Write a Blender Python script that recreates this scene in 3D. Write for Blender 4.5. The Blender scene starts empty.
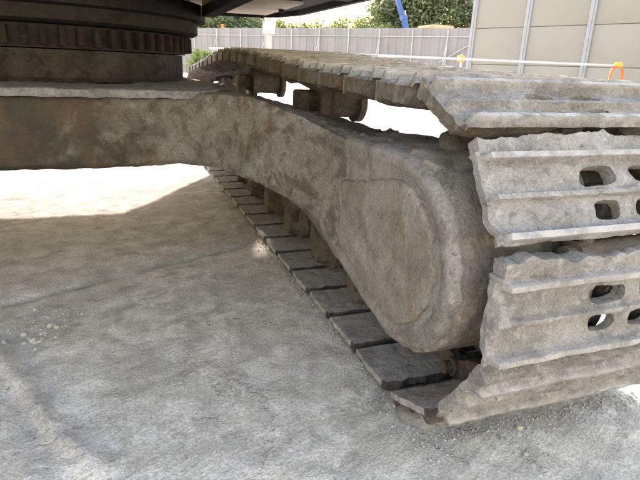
import bpy, bmesh, math, random
from mathutils import Vector, Matrix, noise
R = math.radians
random.seed(7)
scene = bpy.context.scene
C = scene.collection

# ------------------------------------------------------------------ camera, sky, sun, exposure
cam_d = bpy.data.cameras.new('camera'); cam = bpy.data.objects.new('camera', cam_d); C.objects.link(cam)
cr = Vector((0.94031, -0.33835, 0.03664)); cu = Vector((0.07272, 0.30493, 0.94959)); cf = Vector((0.33246, 0.89025, -0.31133))
cam.matrix_world = Matrix(((cr.x, cu.x, -cf.x, 0), (cr.y, cu.y, -cf.y, 0), (cr.z, cu.z, -cf.z, .74326), (0, 0, 0, 1)))
cam_d.sensor_width = 36; cam_d.lens = 36 * 527.83 / 640
cam_d.clip_start = .01; cam_d.clip_end = 2000
scene.camera = cam
SUN_EL, SUN_AZ = R(32), R(0)          # azimuth from +Y towards +X
world = bpy.data.worlds.new('World'); scene.world = world; world.use_nodes = True
wn = world.node_tree.nodes; wl = world.node_tree.links
sky = wn.new('ShaderNodeTexSky'); sky.sky_type = 'NISHITA'; sky.sun_disc = False
sky.sun_elevation = SUN_EL; sky.sun_rotation = SUN_AZ; sky.air_density = 2.2; sky.dust_density = .6; sky.ozone_density = .5
bg = wn['Background']; bg.inputs['Strength'].default_value = .15
wl.new(sky.outputs[0], bg.inputs['Color'])
sl = bpy.data.lights.new('sun', 'SUN'); sl.energy = 2.0; sl.angle = R(2.0); sl.color = (1, .97, .92)
so = bpy.data.objects.new('sun', sl); C.objects.link(so)
sd = Vector((math.sin(SUN_AZ) * math.cos(SUN_EL), math.cos(SUN_AZ) * math.cos(SUN_EL), math.sin(SUN_EL)))
so.rotation_euler = sd.to_track_quat('Z', 'Y').to_euler(); so.location = sd * 30
vs = scene.view_settings
vs.view_transform = 'Standard'; vs.look = 'None'; vs.gamma = 1; vs.use_curve_mapping = False
vs.exposure = 2.28
vs.use_white_balance = True; vs.white_balance_temperature = 7700; vs.white_balance_tint = 28     # the phone balances for the open shade
scene.cycles.max_bounces = 8; scene.cycles.diffuse_bounces = 4; scene.cycles.glossy_bounces = 2
scene.render.film_transparent = False

# ------------------------------------------------------------------ helpers
def nz(x, y, z=0, s=1.0):
    return noise.noise(Vector((x * s, y * s, z * s)))
def fbm(x, y, z=0, s=1.0, o=4):
    a, t = 1.0, 0
    for i in range(o):
        t += a * noise.noise(Vector((x * s + i * 7.3, y * s - i * 3.1, z * s + i * 1.7))); s *= 2.03; a *= .5
    return t
def mesh(name, v, f, smooth=None):
    m = bpy.data.meshes.new(name); m.from_pydata([tuple(p) for p in v], [], f); m.validate(); m.update()
    if smooth is not None:
        m.polygons.foreach_set('use_smooth', [True] * len(m.polygons)); m.set_sharp_from_angle(angle=R(smooth))
    return m
def obj(name, m, mat=None, parent=None, mw=None):
    o = bpy.data.objects.new(name, m); C.objects.link(o)
    if mat is not None and m is not None and len(m.materials) == 0: m.materials.append(mat)
    if parent is not None:
        o.parent = parent; o.matrix_parent_inverse = WM[parent.name].inverted()
    mw = mw or Matrix.Identity(4)
    o.matrix_basis = mw; WM[o.name] = mw
    return o
WM = {}
def tag(o, label=None, cat=None, group=None, kind=None):
    if label: o['label'] = label
    if cat: o['category'] = cat
    if group: o['group'] = group
    if kind: o['kind'] = kind
    return o
def empty(name, loc):
    return obj(name, None, mw=Matrix.Translation(loc))
class MB:
    def __init__(s): s.v = []; s.f = []
    def add(s, v, f):
        n = len(s.v); s.v += [Vector(p) for p in v]; s.f += [tuple(i + n for i in q) for q in f]; return s
    def box(s, a, b, bev=0):
        x0, y0, z0 = a; x1, y1, z1 = b
        if bev <= 0:
            return s.add([(x0,y0,z0),(x1,y0,z0),(x1,y1,z0),(x0,y1,z0),(x0,y0,z1),(x1,y0,z1),(x1,y1,z1),(x0,y1,z1)],
                         [(0,3,2,1),(4,5,6,7),(0,1,5,4),(1,2,6,5),(2,3,7,6),(3,0,4,7)])
        bm = bmesh.new(); bmesh.ops.create_cube(bm, size=1)
        for w in bm.verts: w.co = Vector((x0+(w.co.x+.5)*(x1-x0), y0+(w.co.y+.5)*(y1-y0), z0+(w.co.z+.5)*(z1-z0)))
        bmesh.ops.bevel(bm, geom=bm.edges[:], offset=bev, segments=2, affect='EDGES', profile=.5)
        bm.verts.index_update(); s.add([w.co.copy() for w in bm.verts], [tuple(w.index for w in q.verts) for q in bm.faces]); bm.free(); return s
    def tube(s, pts, r, n=10, caps=True):
        pts = [Vector(p) for p in pts]; rs = r if isinstance(r, (list, tuple)) else [r] * len(pts)
        rings = []; up = None
        for i, p in enumerate(pts):
            d = (pts[min(i+1, len(pts)-1)] - pts[max(i-1, 0)]).normalized()
            if up is None: up = d.orthogonal().normalized()
            up = (up - d * up.dot(d)).normalized(); w = d.cross(up)
            rings.append([p + (up * math.cos(2*math.pi*k/n) + w * math.sin(2*math.pi*k/n)) * rs[i] for k in range(n)])
        v = [q for g in rings for q in g]; f = []
        for i in range(len(pts)-1):
            for k in range(n): f.append((i*n+k, i*n+(k+1)%n, (i+1)*n+(k+1)%n, (i+1)*n+k))
        if caps: f.append(tuple(range(n-1, -1, -1))); f.append(tuple((len(pts)-1)*n+k for k in range(n)))
        return s.add(v, f)
    def lathe_x(s, prof, cy, cz, n=40, rough=0, seed=0):      # prof: (x, radius), axis along X
        v = []; f = []
        for (x, r) in prof:
            for k in range(n):
                a = 2*math.pi*k/n; rr = r + (rough * fbm(math.cos(a)*r*9+seed, math.sin(a)*r*9, x*9) if rough else 0)
                v.append((x, cy + rr*math.cos(a), cz + rr*math.sin(a)))
        for i in range(len(prof)-1):
            for k in range(n): f.append((i*n+k, (i+1)*n+k, (i+1)*n+(k+1)%n, i*n+(k+1)%n))
        f.append(tuple(range(n))); f.append(tuple((len(prof)-1)*n+k for k in range(n-1, -1, -1)))
        return s.add(v, f)
    def lathe_z(s, prof, cx, cy, n=96):
        v = []; f = []
        for (r, z) in prof:
            for k in range(n): a = 2*math.pi*k/n; v.append((cx + r*math.cos(a), cy + r*math.sin(a), z))
        for i in range(len(prof)-1):
            for k in range(n): f.append((i*n+k, i*n+(k+1)%n, (i+1)*n+(k+1)%n, (i+1)*n+k))
        return s.add(v, f)
    def build(s, name, mat, parent=None, smooth=35, mw=None):
        return obj(name, mesh(name, s.v, s.f, smooth), mat, parent, mw)

# ------------------------------------------------------------------ materials
def newmat(name):
    m = bpy.data.materials.new(name); m.use_nodes = True
    nt = m.node_tree; return m, nt, nt.nodes, nt.links, nt.nodes['Principled BSDF']
def coords(nt, scale=(1, 1, 1), rot=(0, 0, 0), rnd=True, tex=False):
    N, L = nt.nodes, nt.links
    tc = N.new('ShaderNodeTexCoord'); mp = N.new('ShaderNodeMapping'); mp.inputs['Scale'].default_value = scale; mp.inputs['Rotation'].default_value = rot
    if tex: mp.vector_type = 'TEXTURE'
    if rnd:
        oi = N.new('ShaderNodeObjectInfo'); ml = N.new('ShaderNodeMath'); ml.operation = 'MULTIPLY'; ml.inputs[1].default_value = 37
        L.new(oi.outputs['Random'], ml.inputs[0]); ad = N.new('ShaderNodeVectorMath'); ad.operation = 'ADD'
        L.new(tc.outputs['Object'], ad.inputs[0]); L.new(ml.outputs[0], ad.inputs[1]); L.new(ad.outputs[0], mp.inputs['Vector'])
    else: L.new(tc.outputs['Object'], mp.inputs['Vector'])
    return mp.outputs[0]
def tnoise(nt, vec, scale, detail=6, rough=.6, dist=0):
    n = nt.nodes.new('ShaderNodeTexNoise'); n.inputs['Scale'].default_value = scale; n.inputs['Detail'].default_value = detail
    n.inputs['Roughness'].default_value = rough; n.inputs['Distortion'].default_value = dist
    nt.links.new(vec, n.inputs['Vector']); return n.outputs[0]
def ramp(nt, fac, stops):
    r = nt.nodes.new('ShaderNodeValToRGB'); e = r.color_ramp.elements
    while len(e) < len(stops): e.new(.5)
    for i, (p, c) in enumerate(stops):
        e[i].position = p; e[i].color = (*c, 1) if isinstance(c, tuple) else (c, c, c, 1)
    nt.links.new(fac, r.inputs[0]); return r.outputs[0]
def mix(nt, fac, a, b, mode='MIX'):
    m = nt.nodes.new('ShaderNodeMix'); m.data_type = 'RGBA'; m.blend_type = mode
    for s, k in ((fac, 0), (a, 6), (b, 7)):
        if isinstance(s, (int, float)): m.inputs[k].default_value = s
        elif isinstance(s, tuple): m.inputs[k].default_value = (*s, 1)
        else: nt.links.new(s, m.inputs[k])
    return m.outputs[2]
def math_n(nt, op, a, b):
    m = nt.nodes.new('ShaderNodeMath'); m.operation = op
    for s, k in ((a, 0), (b, 1)):
        if isinstance(s, (int, float)): m.inputs[k].default_value = s
        else: nt.links.new(s, m.inputs[k])
    return m.outputs[0]
def bump(nt, h, strength, dist, prev=None):
    b = nt.nodes.new('ShaderNodeBump'); b.inputs['Strength'].default_value = strength; b.inputs['Distance'].default_value = dist
    nt.links.new(h, b.inputs['Height'])
    if prev is not None: nt.links.new(prev, b.inputs['Normal'])
    return b.outputs[0]

def mat_mud(name, c0, c1, c2, rust=(.16, .085, .045), rust_at=.62, steel=None, sc=1.0, bs=1.0, rough=.9, con=1.0):
    """dry caked mud over steel: two dusty tones, rusty / damp patches, grain; optional worn steel from vertex attribute"""
    c0, c1, c2 = [(c[0]*.70, c[1]*.755, c[2]*.87) for c in (c0, c1, c2)]
    m, nt, N, L, P = newmat(name); v = coords(nt)
    big = tnoise(nt, v, 5*sc, 6, .66, .6); mid = tnoise(nt, v, 24*sc, 6, .72, .4); fine = tnoise(nt, v, 170*sc, 3, .8); lo = tnoise(nt, v, 11*sc, 6, .7, .7)
    col = mix(nt, ramp(nt, big, [(.40, 0.), (.58, 1.)]), c0, c1)
    col = mix(nt, ramp(nt, lo, [(.50, 0.), (.60, .9)]), col, c2)
    if rust:
        rs = tnoise(nt, v, 3.3*sc, 7, .7, .7)
        col = mix(nt, ramp(nt, rs, [(rust_at, 0.), (rust_at+.07, .85)]), col, rust)
    pale = tuple(min(.62, k*1.35) for k in c1)
    col = mix(nt, ramp(nt, mid, [(.55, 0.), (.66, .75*con)]), col, pale)
    col = mix(nt, ramp(nt, mid, [(.33, .7*con), (.43, 0.)]), col, tuple(.6*k for k in c2))
    col = mix(nt, .7, col, ramp(nt, fine, [(.3, .42), (.66, 1.1)]), 'MULTIPLY')
    pits = tnoise(nt, v, 60*sc, 4, .6); col = mix(nt, ramp(nt, pits, [(.29, .7), (.34, 0.)]), col, tuple(.3*k for k in c0))
    h = math_n(nt, 'ADD', math_n(nt, 'MULTIPLY', mid, .7), math_n(nt, 'MULTIPLY', fine, .12))
    if steel:
        at = N.new('ShaderNodeAttribute'); at.attribute_name = 'worn'
        wf = math_n(nt, 'MULTIPLY', at.outputs['Fac'], ramp(nt, tnoise(nt, v, 26, 6, .6), [(.36, .1), (.56, .95)]))
        col = mix(nt, wf, col, steel)
        L.new(ramp(nt, wf, [(0, rough), (1, .52)]), P.inputs['Roughness']); L.new(math_n(nt, 'MULTIPLY', wf, .55), P.inputs['Metallic'])
    else: P.inputs['Roughness'].default_value = rough
    L.new(col, P.inputs['Base Color']); P.inputs['Specular IOR Level'].default_value = .25
    L.new(bump(nt, h, .9*bs, .016), P.inputs['Normal'])
    return m
M_shoe = mat_mud('caked_shoe', (.34,.31,.265), (.42,.395,.35), (.28,.26,.235), rust=(.27,.2,.13), rust_at=.66, steel=(.40,.405,.42), sc=1.2)
M_shoe_in = mat_mud('damp_mud', (.48,.45,.40), (.55,.52,.47), (.38,.355,.31), rust=None, sc=1.3)
M_gap_shade = mat_mud('gap_shade_mud', (.10,.09,.08), (.13,.12,.105), (.07,.063,.055), rust=None, sc=1.3)  # near-black tone paints in the shade between the lower-run shoes
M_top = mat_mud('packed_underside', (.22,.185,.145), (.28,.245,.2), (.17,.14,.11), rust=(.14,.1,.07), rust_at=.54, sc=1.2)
M_house = mat_mud('dusty_housing', (.285,.26,.22), (.35,.322,.275), (.22,.198,.165), rust=(.29,.235,.175), rust_at=.62, sc=.9, bs=.65)
M_pad = mat_mud('dried_splash', (.29,.245,.19), (.37,.335,.28), (.25,.215,.172), rust=(.205,.172,.135), rust_at=.57, sc=1.0, bs=.7, con=.8)
M_side = mat_mud('brown_drum_side', (.235,.2,.16), (.30,.262,.215), (.175,.145,.113), rust=(.2,.14,.09), rust_at=.58, sc=1.1, bs=.8)
M_leg = mat_mud('grimy_leg', (.22,.19,.155), (.27,.24,.2), (.14,.118,.092), rust=(.13,.065,.035), rust_at=.55, sc=1.0, bs=.8)
M_legx = mat_mud('grease_stained_leg', (.225,.195,.155), (.28,.248,.2), (.13,.107,.08), rust=(.115,.074,.047), rust_at=.55, sc=1.0, bs=1.1, con=.9)
def grease(m):
    nt = m.node_tree; P = nt.nodes['Principled BSDF']; src = P.inputs['Base Color'].links[0].from_socket
    tc = nt.nodes.new('ShaderNodeTexCoord'); sx = nt.nodes.new('ShaderNodeSeparateXYZ'); nt.links.new(tc.outputs['Object'], sx.inputs[0])
    g = math_n(nt, 'ADD', math_n(nt, 'MULTIPLY', sx.outputs['X'], -1.5), math_n(nt, 'MULTIPLY', tnoise(nt, tc.outputs['Object'], 6, 7, .72, .6), 2.3))
    nt.links.new(mix(nt, ramp(nt, math_n(nt, 'MULTIPLY', g, .5), [(.44, 0.), (.68, .92)]), src, mix(nt, ramp(nt, tnoise(nt, tc.outputs['Object'], 4.5, 8, .7, .8), [(.46, 0.), (.58, 1.)]), (.04,.034,.028), (.07,.05,.035))), P.inputs['Base Color'])
grease(M_legx)
M_body = mat_mud('grimy_carbody', (.2,.18,.155), (.28,.26,.23), (.12,.105,.09), rust=(.15,.07,.035), rust_at=.56, sc=.9, bs=.8)
M_ledge = mat_mud('dust_ledge', (.3,.285,.26), (.36,.345,.32), (.22,.21,.19), rust=None, sc=1.5)
M_soil = mat_mud('loose_soil', (.2,.175,.145), (.26,.235,.2), (.15,.13,.105), rust=None, sc=2.0, bs=1.3)
M_soilg = mat_mud('grey_squeezed_mud', (.36,.335,.295), (.44,.415,.37), (.27,.25,.215), rust=None, sc=1.6, bs=1.2)
M_roller = mat_mud('greasy_roller', (.125,.108,.088), (.175,.152,.126), (.07,.061,.052), rust=(.15,.08,.045), rust_at=.6, sc=1.3)
M_ring = mat_mud('slew_steel', (.05,.045,.04), (.078,.07,.061), (.03,.027,.024), rust=(.1,.055,.03), rust_at=.62, sc=1.4, bs=.5)
M_lug = mat_mud('race_lug_steel', (.028,.025,.022), (.042,.037,.032), (.02,.018,.016), rust=None, sc=1.4, bs=.5)
M_black = mat_mud('black_frame', (.022,.021,.02), (.035,.032,.029), (.016,.015,.015), rust=None, sc=1.0, bs=.3, rough=.7)

def mat_plain(name, col, rough=.6, metal=0, var=.18, sc=6, bs=.05, spec=.4):
    m, nt, N, L, P = newmat(name); v = coords(nt)
    n = tnoise(nt, v, sc, 6, .6); f = tnoise(nt, v, sc*9, 4, .6)
    a = mix(nt, ramp(nt, n, [(.3, 0.), (.7, 1.)]), tuple(k*(1-var) for k in col), tuple(min(1, k*(1+var*.5)) for k in col))
    L.new(a, P.inputs['Base Color']); P.inputs['Roughness'].default_value = rough; P.inputs['Metallic'].default_value = metal
    P.inputs['Specular IOR Level'].default_value = spec
    L.new(bump(nt, f, bs, .01), P.inputs['Normal']); return m
M_cover = mat_plain('beige_undercover', (.62, .54, .44), .7, 0, .3, 5)
M_paint = mat_plain('faded_machine_paint', (.42, .42, .4), .5, 0, .2, 4)
M_glass = mat_plain('cab_glass', (.03, .035, .04), .08, 0, .05, 2, 0, .6)
M_fence = mat_plain('pale_fence_sheet', (.245, .248, .277), .5, 0, .1, .7, .05)
M_fence2 = mat_plain('pale_fence_sheet_dull', (.225, .23, .255), .5, 0, .14, .9, .05)
M_galv = mat_plain('galvanised_pipe', (.42, .44, .47), .4, .3, .12, 5, .02)
M_panel = mat_plain('acoustic_panel', (.235, .238, .228), .75, 0, .06, .8, .1)
M_mull = mat_plain('blue_grey_mullion', (.26, .29, .34), .5, 0, .08, 3, .03)
M_orange = mat_plain('orange_plastic', (.6, .15, .04), .5, 0, .1, 5, .02)
M_yellow = mat_plain('yellow_clamp', (.5, .36, .05), .5, 0, .1, 9, .02)
M_blue = mat_plain('blue_paint', (.03, .1, .32), .45, 0, .2, 3, .02)
M_tan = mat_plain('tan_paint', (.45, .34, .2), .6, 0, .15, 3, .02)
M_conc = mat_plain('pole_concrete', (.38, .38, .37), .85, 0, .1, 4, .1)
M_white = mat_plain('white_box', (.6, .6, .61), .5, 0, .06, 3, .02)
M_stone = mat_plain('pale_rubble', (.46, .445, .42), .95, 0, .25, 30, .3, .2)
M_grit = mat_plain('grey_grit', (.40, .385, .36), .95, 0, .35, 60, .2, .2)
M_bark = mat_plain('bark', (.12, .095, .07), .9, 0, .3, 8, .3, .2)
def mat_leaf(name, a, b):
    m, nt, N, L, P = newmat(name); v = coords(nt)
    L.new(mix(nt, ramp(nt, tnoise(nt, v, 1.4, 4, .6), [(.35, 0.), (.65, 1.)]), a, b), P.inputs['Base Color'])
    P.inputs['Roughness'].default_value = .6; P.inputs['Specular IOR Level'].default_value = .3
    tr = N.new('ShaderNodeBsdfTranslucent'); tr.inputs[0].default_value = (b[0]*1.3, b[1]*1.25, b[2]*.8, 1)
    ms = N.new('ShaderNodeMixShader'); ms.inputs[0].default_value = .35
    L.new(P.outputs[0], ms.inputs[1]); L.new(tr.outputs[0], ms.inputs[2]); L.new(ms.outputs[0], N['Material Output'].inputs[0]); return m
M_leafd = mat_leaf('dark_leaves', (.13,.18,.12), (.19,.245,.15))  # tree greens lightened to stand in for haze
M_leafl = mat_leaf('light_leaves', (.10,.16,.045), (.15,.22,.07))

def mat_ground():
    m, nt, N, L, P = newmat('worn_concrete_ground')
    v = coords(nt, rnd=False)
    vs_ = coords(nt, (.8, .13, 1), (0, 0, R(25)), False, True)         # scrape direction of the tracks
    vf = coords(nt, (.25, .03, 1), (0, 0, R(20)), False, True)
    big = tnoise(nt, v, 1.5, 6, .6, .3); st = tnoise(nt, vs_, 1.5, 7, .68, .6); sf = tnoise(nt, vf, 1.6, 6, .7, .6)
    gr = tnoise(nt, v, 170, 3, .85); mid = tnoise(nt, v, 11, 8, .75, .4); lo = tnoise(nt, v, 4.5, 7, .72, .6)
    col = mix(nt, ramp(nt, big, [(.35, 0.), (.65, 1.)]), (.60,.585,.555), (.67,.655,.62))
    col = mix(nt, ramp(nt, lo, [(.40, .5), (.56, 0.)]), col, (.50,.485,.46))
    col = mix(nt, ramp(nt, st, [(.36, .7), (.5, 0.)]), col, (.43,.42,.40))
    col = mix(nt, ramp(nt, sf, [(.54, 0.), (.68, .22)]), col, (.68,.675,.65))
    col = mix(nt, ramp(nt, sf, [(.3, .2), (.44, 0.)]), col, (.43,.42,.395))
    chalk = math_n(nt, 'MULTIPLY', ramp(nt, mid, [(.49, 0.), (.545, 1.)]), ramp(nt, lo, [(.42, .12), (.55, 1.)]))
    dk = math_n(nt, 'MULTIPLY', ramp(nt, mid, [(.415, 1.), (.465, 0.)]), ramp(nt, st, [(.40, .9), (.58, .3)])); col = mix(nt, math_n(nt, 'MULTIPLY', dk, .6), col, (.36,.35,.33))
    scr = tnoise(nt, coords(nt, (.5, .022, 1), (0, 0, R(31)), False, True), 2.2, 5, .7, .3); col = mix(nt, ramp(nt, scr, [(.29, .6), (.34, 0.)]), col, (.29,.28,.262))
    col = mix(nt, chalk, col, (.76,.75,.72))
    col = mix(nt, .75, col, ramp(nt, gr, [(.38, .52), (.58, 1.08)]), 'MULTIPLY')
    spk = tnoise(nt, v, 38, 3, .5); col = mix(nt, ramp(nt, spk, [(.24, .7), (.28, 0.)]), col, (.1,.095,.09))
    sp2 = tnoise(nt, v, 55, 3, .5); col = mix(nt, ramp(nt, sp2, [(.70, 0.), (.74, .8)]), col, (.66,.655,.64))
    vo = N.new('ShaderNodeTexVoronoi'); vo.feature = 'DISTANCE_TO_EDGE'; vo.inputs['Scale'].default_value = 2.6
    wv = N.new('ShaderNodeVectorMath'); wv.operation = 'ADD'; sc_ = N.new('ShaderNodeVectorMath'); sc_.operation = 'SCALE'; sc_.inputs['Scale'].default_value = .22
    nc = N.new('ShaderNodeTexNoise'); nc.inputs['Scale'].default_value = 7; nc.inputs['Detail'].default_value = 5; nc.inputs['Roughness'].default_value = .65
    L.new(v, nc.inputs['Vector']); L.new(nc.outputs['Color'], sc_.inputs[0]); L.new(v, wv.inputs[0]); L.new(sc_.outputs[0], wv.inputs[1]); L.new(wv.outputs[0], vo.inputs['Vector'])
    ck = math_n(nt, 'MULTIPLY', ramp(nt, vo.outputs['Distance'], [(.004, 1.), (.014, 0.)]), ramp(nt, lo, [(.44, .75), (.52, 0.)]))
    col = mix(nt, math_n(nt, 'MULTIPLY', ck, .5), col, (.24,.23,.21))
    L.new(col, P.inputs['Base Color']); P.inputs['Roughness'].default_value = .92; P.inputs['Specular IOR Level'].default_value = .2
    h = math_n(nt, 'ADD', math_n(nt, 'SUBTRACT', math_n(nt, 'MULTIPLY', mid, 1.0), math_n(nt, 'MULTIPLY', ck, .25)), math_n(nt, 'MULTIPLY', gr, .16)); h = math_n(nt, 'ADD', h, math_n(nt, 'MULTIPLY', sf, .04))
    h = math_n(nt, 'ADD', math_n(nt, 'ADD', h, math_n(nt, 'MULTIPLY', st, .8)), math_n(nt, 'MULTIPLY', scr, .1))
    L.new(bump(nt, h, .9, .016), P.inputs['Normal']); return m
M_ground = mat_ground()

# ------------------------------------------------------------------ ground
def axis(lo, hi, d, far, g=1.22):
    a = [lo + d*i for i in range(int((hi-lo)/d)+1)]
    s = d; x = a[-1]
    while x < far: s *= g; x += s; a.append(x)
    s = d; x = a[0]; pre = []
    while x > -far: s *= g; x -= s; pre.append(x)
    return pre[::-1] + a
def seg_d(x, y, ax, ay, bx, by):
    dx, dy = bx-ax, by-ay; t = max(0, min(1, ((x-ax)*dx+(y-ay)*dy)/(dx*dx+dy*dy)))
    return math.hypot(x-ax-t*dx, y-ay-t*dy)
def ground_z(x, y):
    if not (-3 < x < 3.5 and -2 < y < 7): return 0
    z = .006*fbm(x, y, 0, 1.6, 3) + .0025*fbm(x*3-y, y*2.2+x*1.5, 3, 5, 3) + .0012*fbm(x, y, 5, 26, 2)
    d = seg_d(x + .02*nz(x, y, 1, 9), y, -.40, 1.5, -.10, .9); z += (.015*math.exp(-(d/.017)**2) - .009*math.exp(-((d-.045)/.03)**2)) * (.65+.9*nz(x, y, 2, 16))
    d = seg_d(x, y + .015*nz(x, y, 4, 6), -.5, 1.70, .46, 2.15); z -= .014*math.exp(-(d/.026)**2) * (.7+.5*nz(x, y, 6, 8))
    if x > .565 and x < 1.1 and y > .98: z -= .035*min(1, (x-.565)/.03, (y-.98)/.08)     # ground sunk under the track so the shoe gaps go darker
    return z
def build_ground():
    X = axis(-1.3, 1.6, .0135, 260); Y = axis(.45, 4.0, .0135, 320)
    v = [(x, y, ground_z(x, y)) for y in Y for x in X]; n = len(X)
    f = [(j*n+i, j*n+i+1, (j+1)*n+i+1, (j+1)*n+i) for j in range(len(Y)-1) for i in range(n-1)]
    m = bpy.data.meshes.new('ground'); m.from_pydata(v, [], f); m.polygons.foreach_set('use_smooth', [True]*len(f)); m.update()
    tag(obj('ground', m, M_ground), 'dusty grey worn ground with scrape marks, shaded under the machine', kind='structure')
build_ground()

# ------------------------------------------------------------------ excavator
SC = (-.35, 2.75)                                   # slewing centre
exc = tag(empty('excavator', (SC[0], SC[1], 0)), 'muddy crawler excavator seen between its tracks, sprocket end nearest', 'excavator')

# --- track path (pin line): sprocket arc, rising top run, idler arc, bottom run.
YS, ZS, RP = .982, .366, .331
YI, ZI, RI = 4.62, .355, .325
DA = .582
def path_points():
    top = [(.982, .697), (1.2, .702), (1.36, .707), (1.6, .716), (1.9, .731), (2.1, .746), (2.5, .770), (3.03, .782), (3.3, .779), (3.65, .752), (4.1, .722), (4.62, .681)]
    P = []
    for k in range(len(top)-1, 0, -1):               # travel towards the camera along the top
        (ya, za), (yb, zb) = top[k], top[k-1]
        for i in range(20): t = i/20; P.append((ya+(yb-ya)*t, za+(zb-za)*t))
    for i in range(160): a = math.pi*i/160; P.append((YS-RP*math.sin(a), ZS+RP*math.cos(a)))
    for i in range(160): t = i/160; P.append((YS+(YI-YS)*t, ZS-RP+(ZI-RI-ZS+RP)*t))
    for i in range(160): a = math.pi*i/160; P.append((YI+RI*math.sin(a), ZI-RI*math.cos(a)))
    return P
PP = path_points(); PL = [0]
for i in range(len(PP)):
    a, b = PP[i], PP[(i+1) % len(PP)]; PL.append(PL[-1]+math.hypot(b[0]-a[0], b[1]-a[1]))
LT = PL[-1]; NS = round(LT/(RP*DA)); PITCH = LT/NS
import bisect
def path_at(s):
    s %= LT; i = min(bisect.bisect_right(PL, s)-1, len(PP)-1); a, b = PP[i], PP[(i+1) % len(PP)]
    t = (s-PL[i])/max(1e-9, PL[i+1]-PL[i]); return Vector((0, a[0]+(b[0]-a[0])*t, a[1]+(b[1]-a[1])*t))
S_TOP = PL[220]                                      # arc length where the sprocket arc begins
XI, W = .540, .584                                   # inner shoe edge and shoe width
XC = XI + W/2
def shoe_frames():
    fr = []
    for k in range(NS):
        s = S_TOP + RP*.429 + (k-3)*PITCH
        a, b = path_at(s-PITCH*.48), path_at(s+PITCH*.48); c = path_at(s)
        t = (b-a).normalized(); n = Vector((0, -t.z, t.y)); n = -n if n.dot(Vector((0, c.y-2.7, (c.z-.36)*4))) < 0 and abs(c.y-2.7) < 1.4 else n
        # outward normal: to the left of travel reversed
        fr.append((k-3, c, t, n))
    return fr
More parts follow.
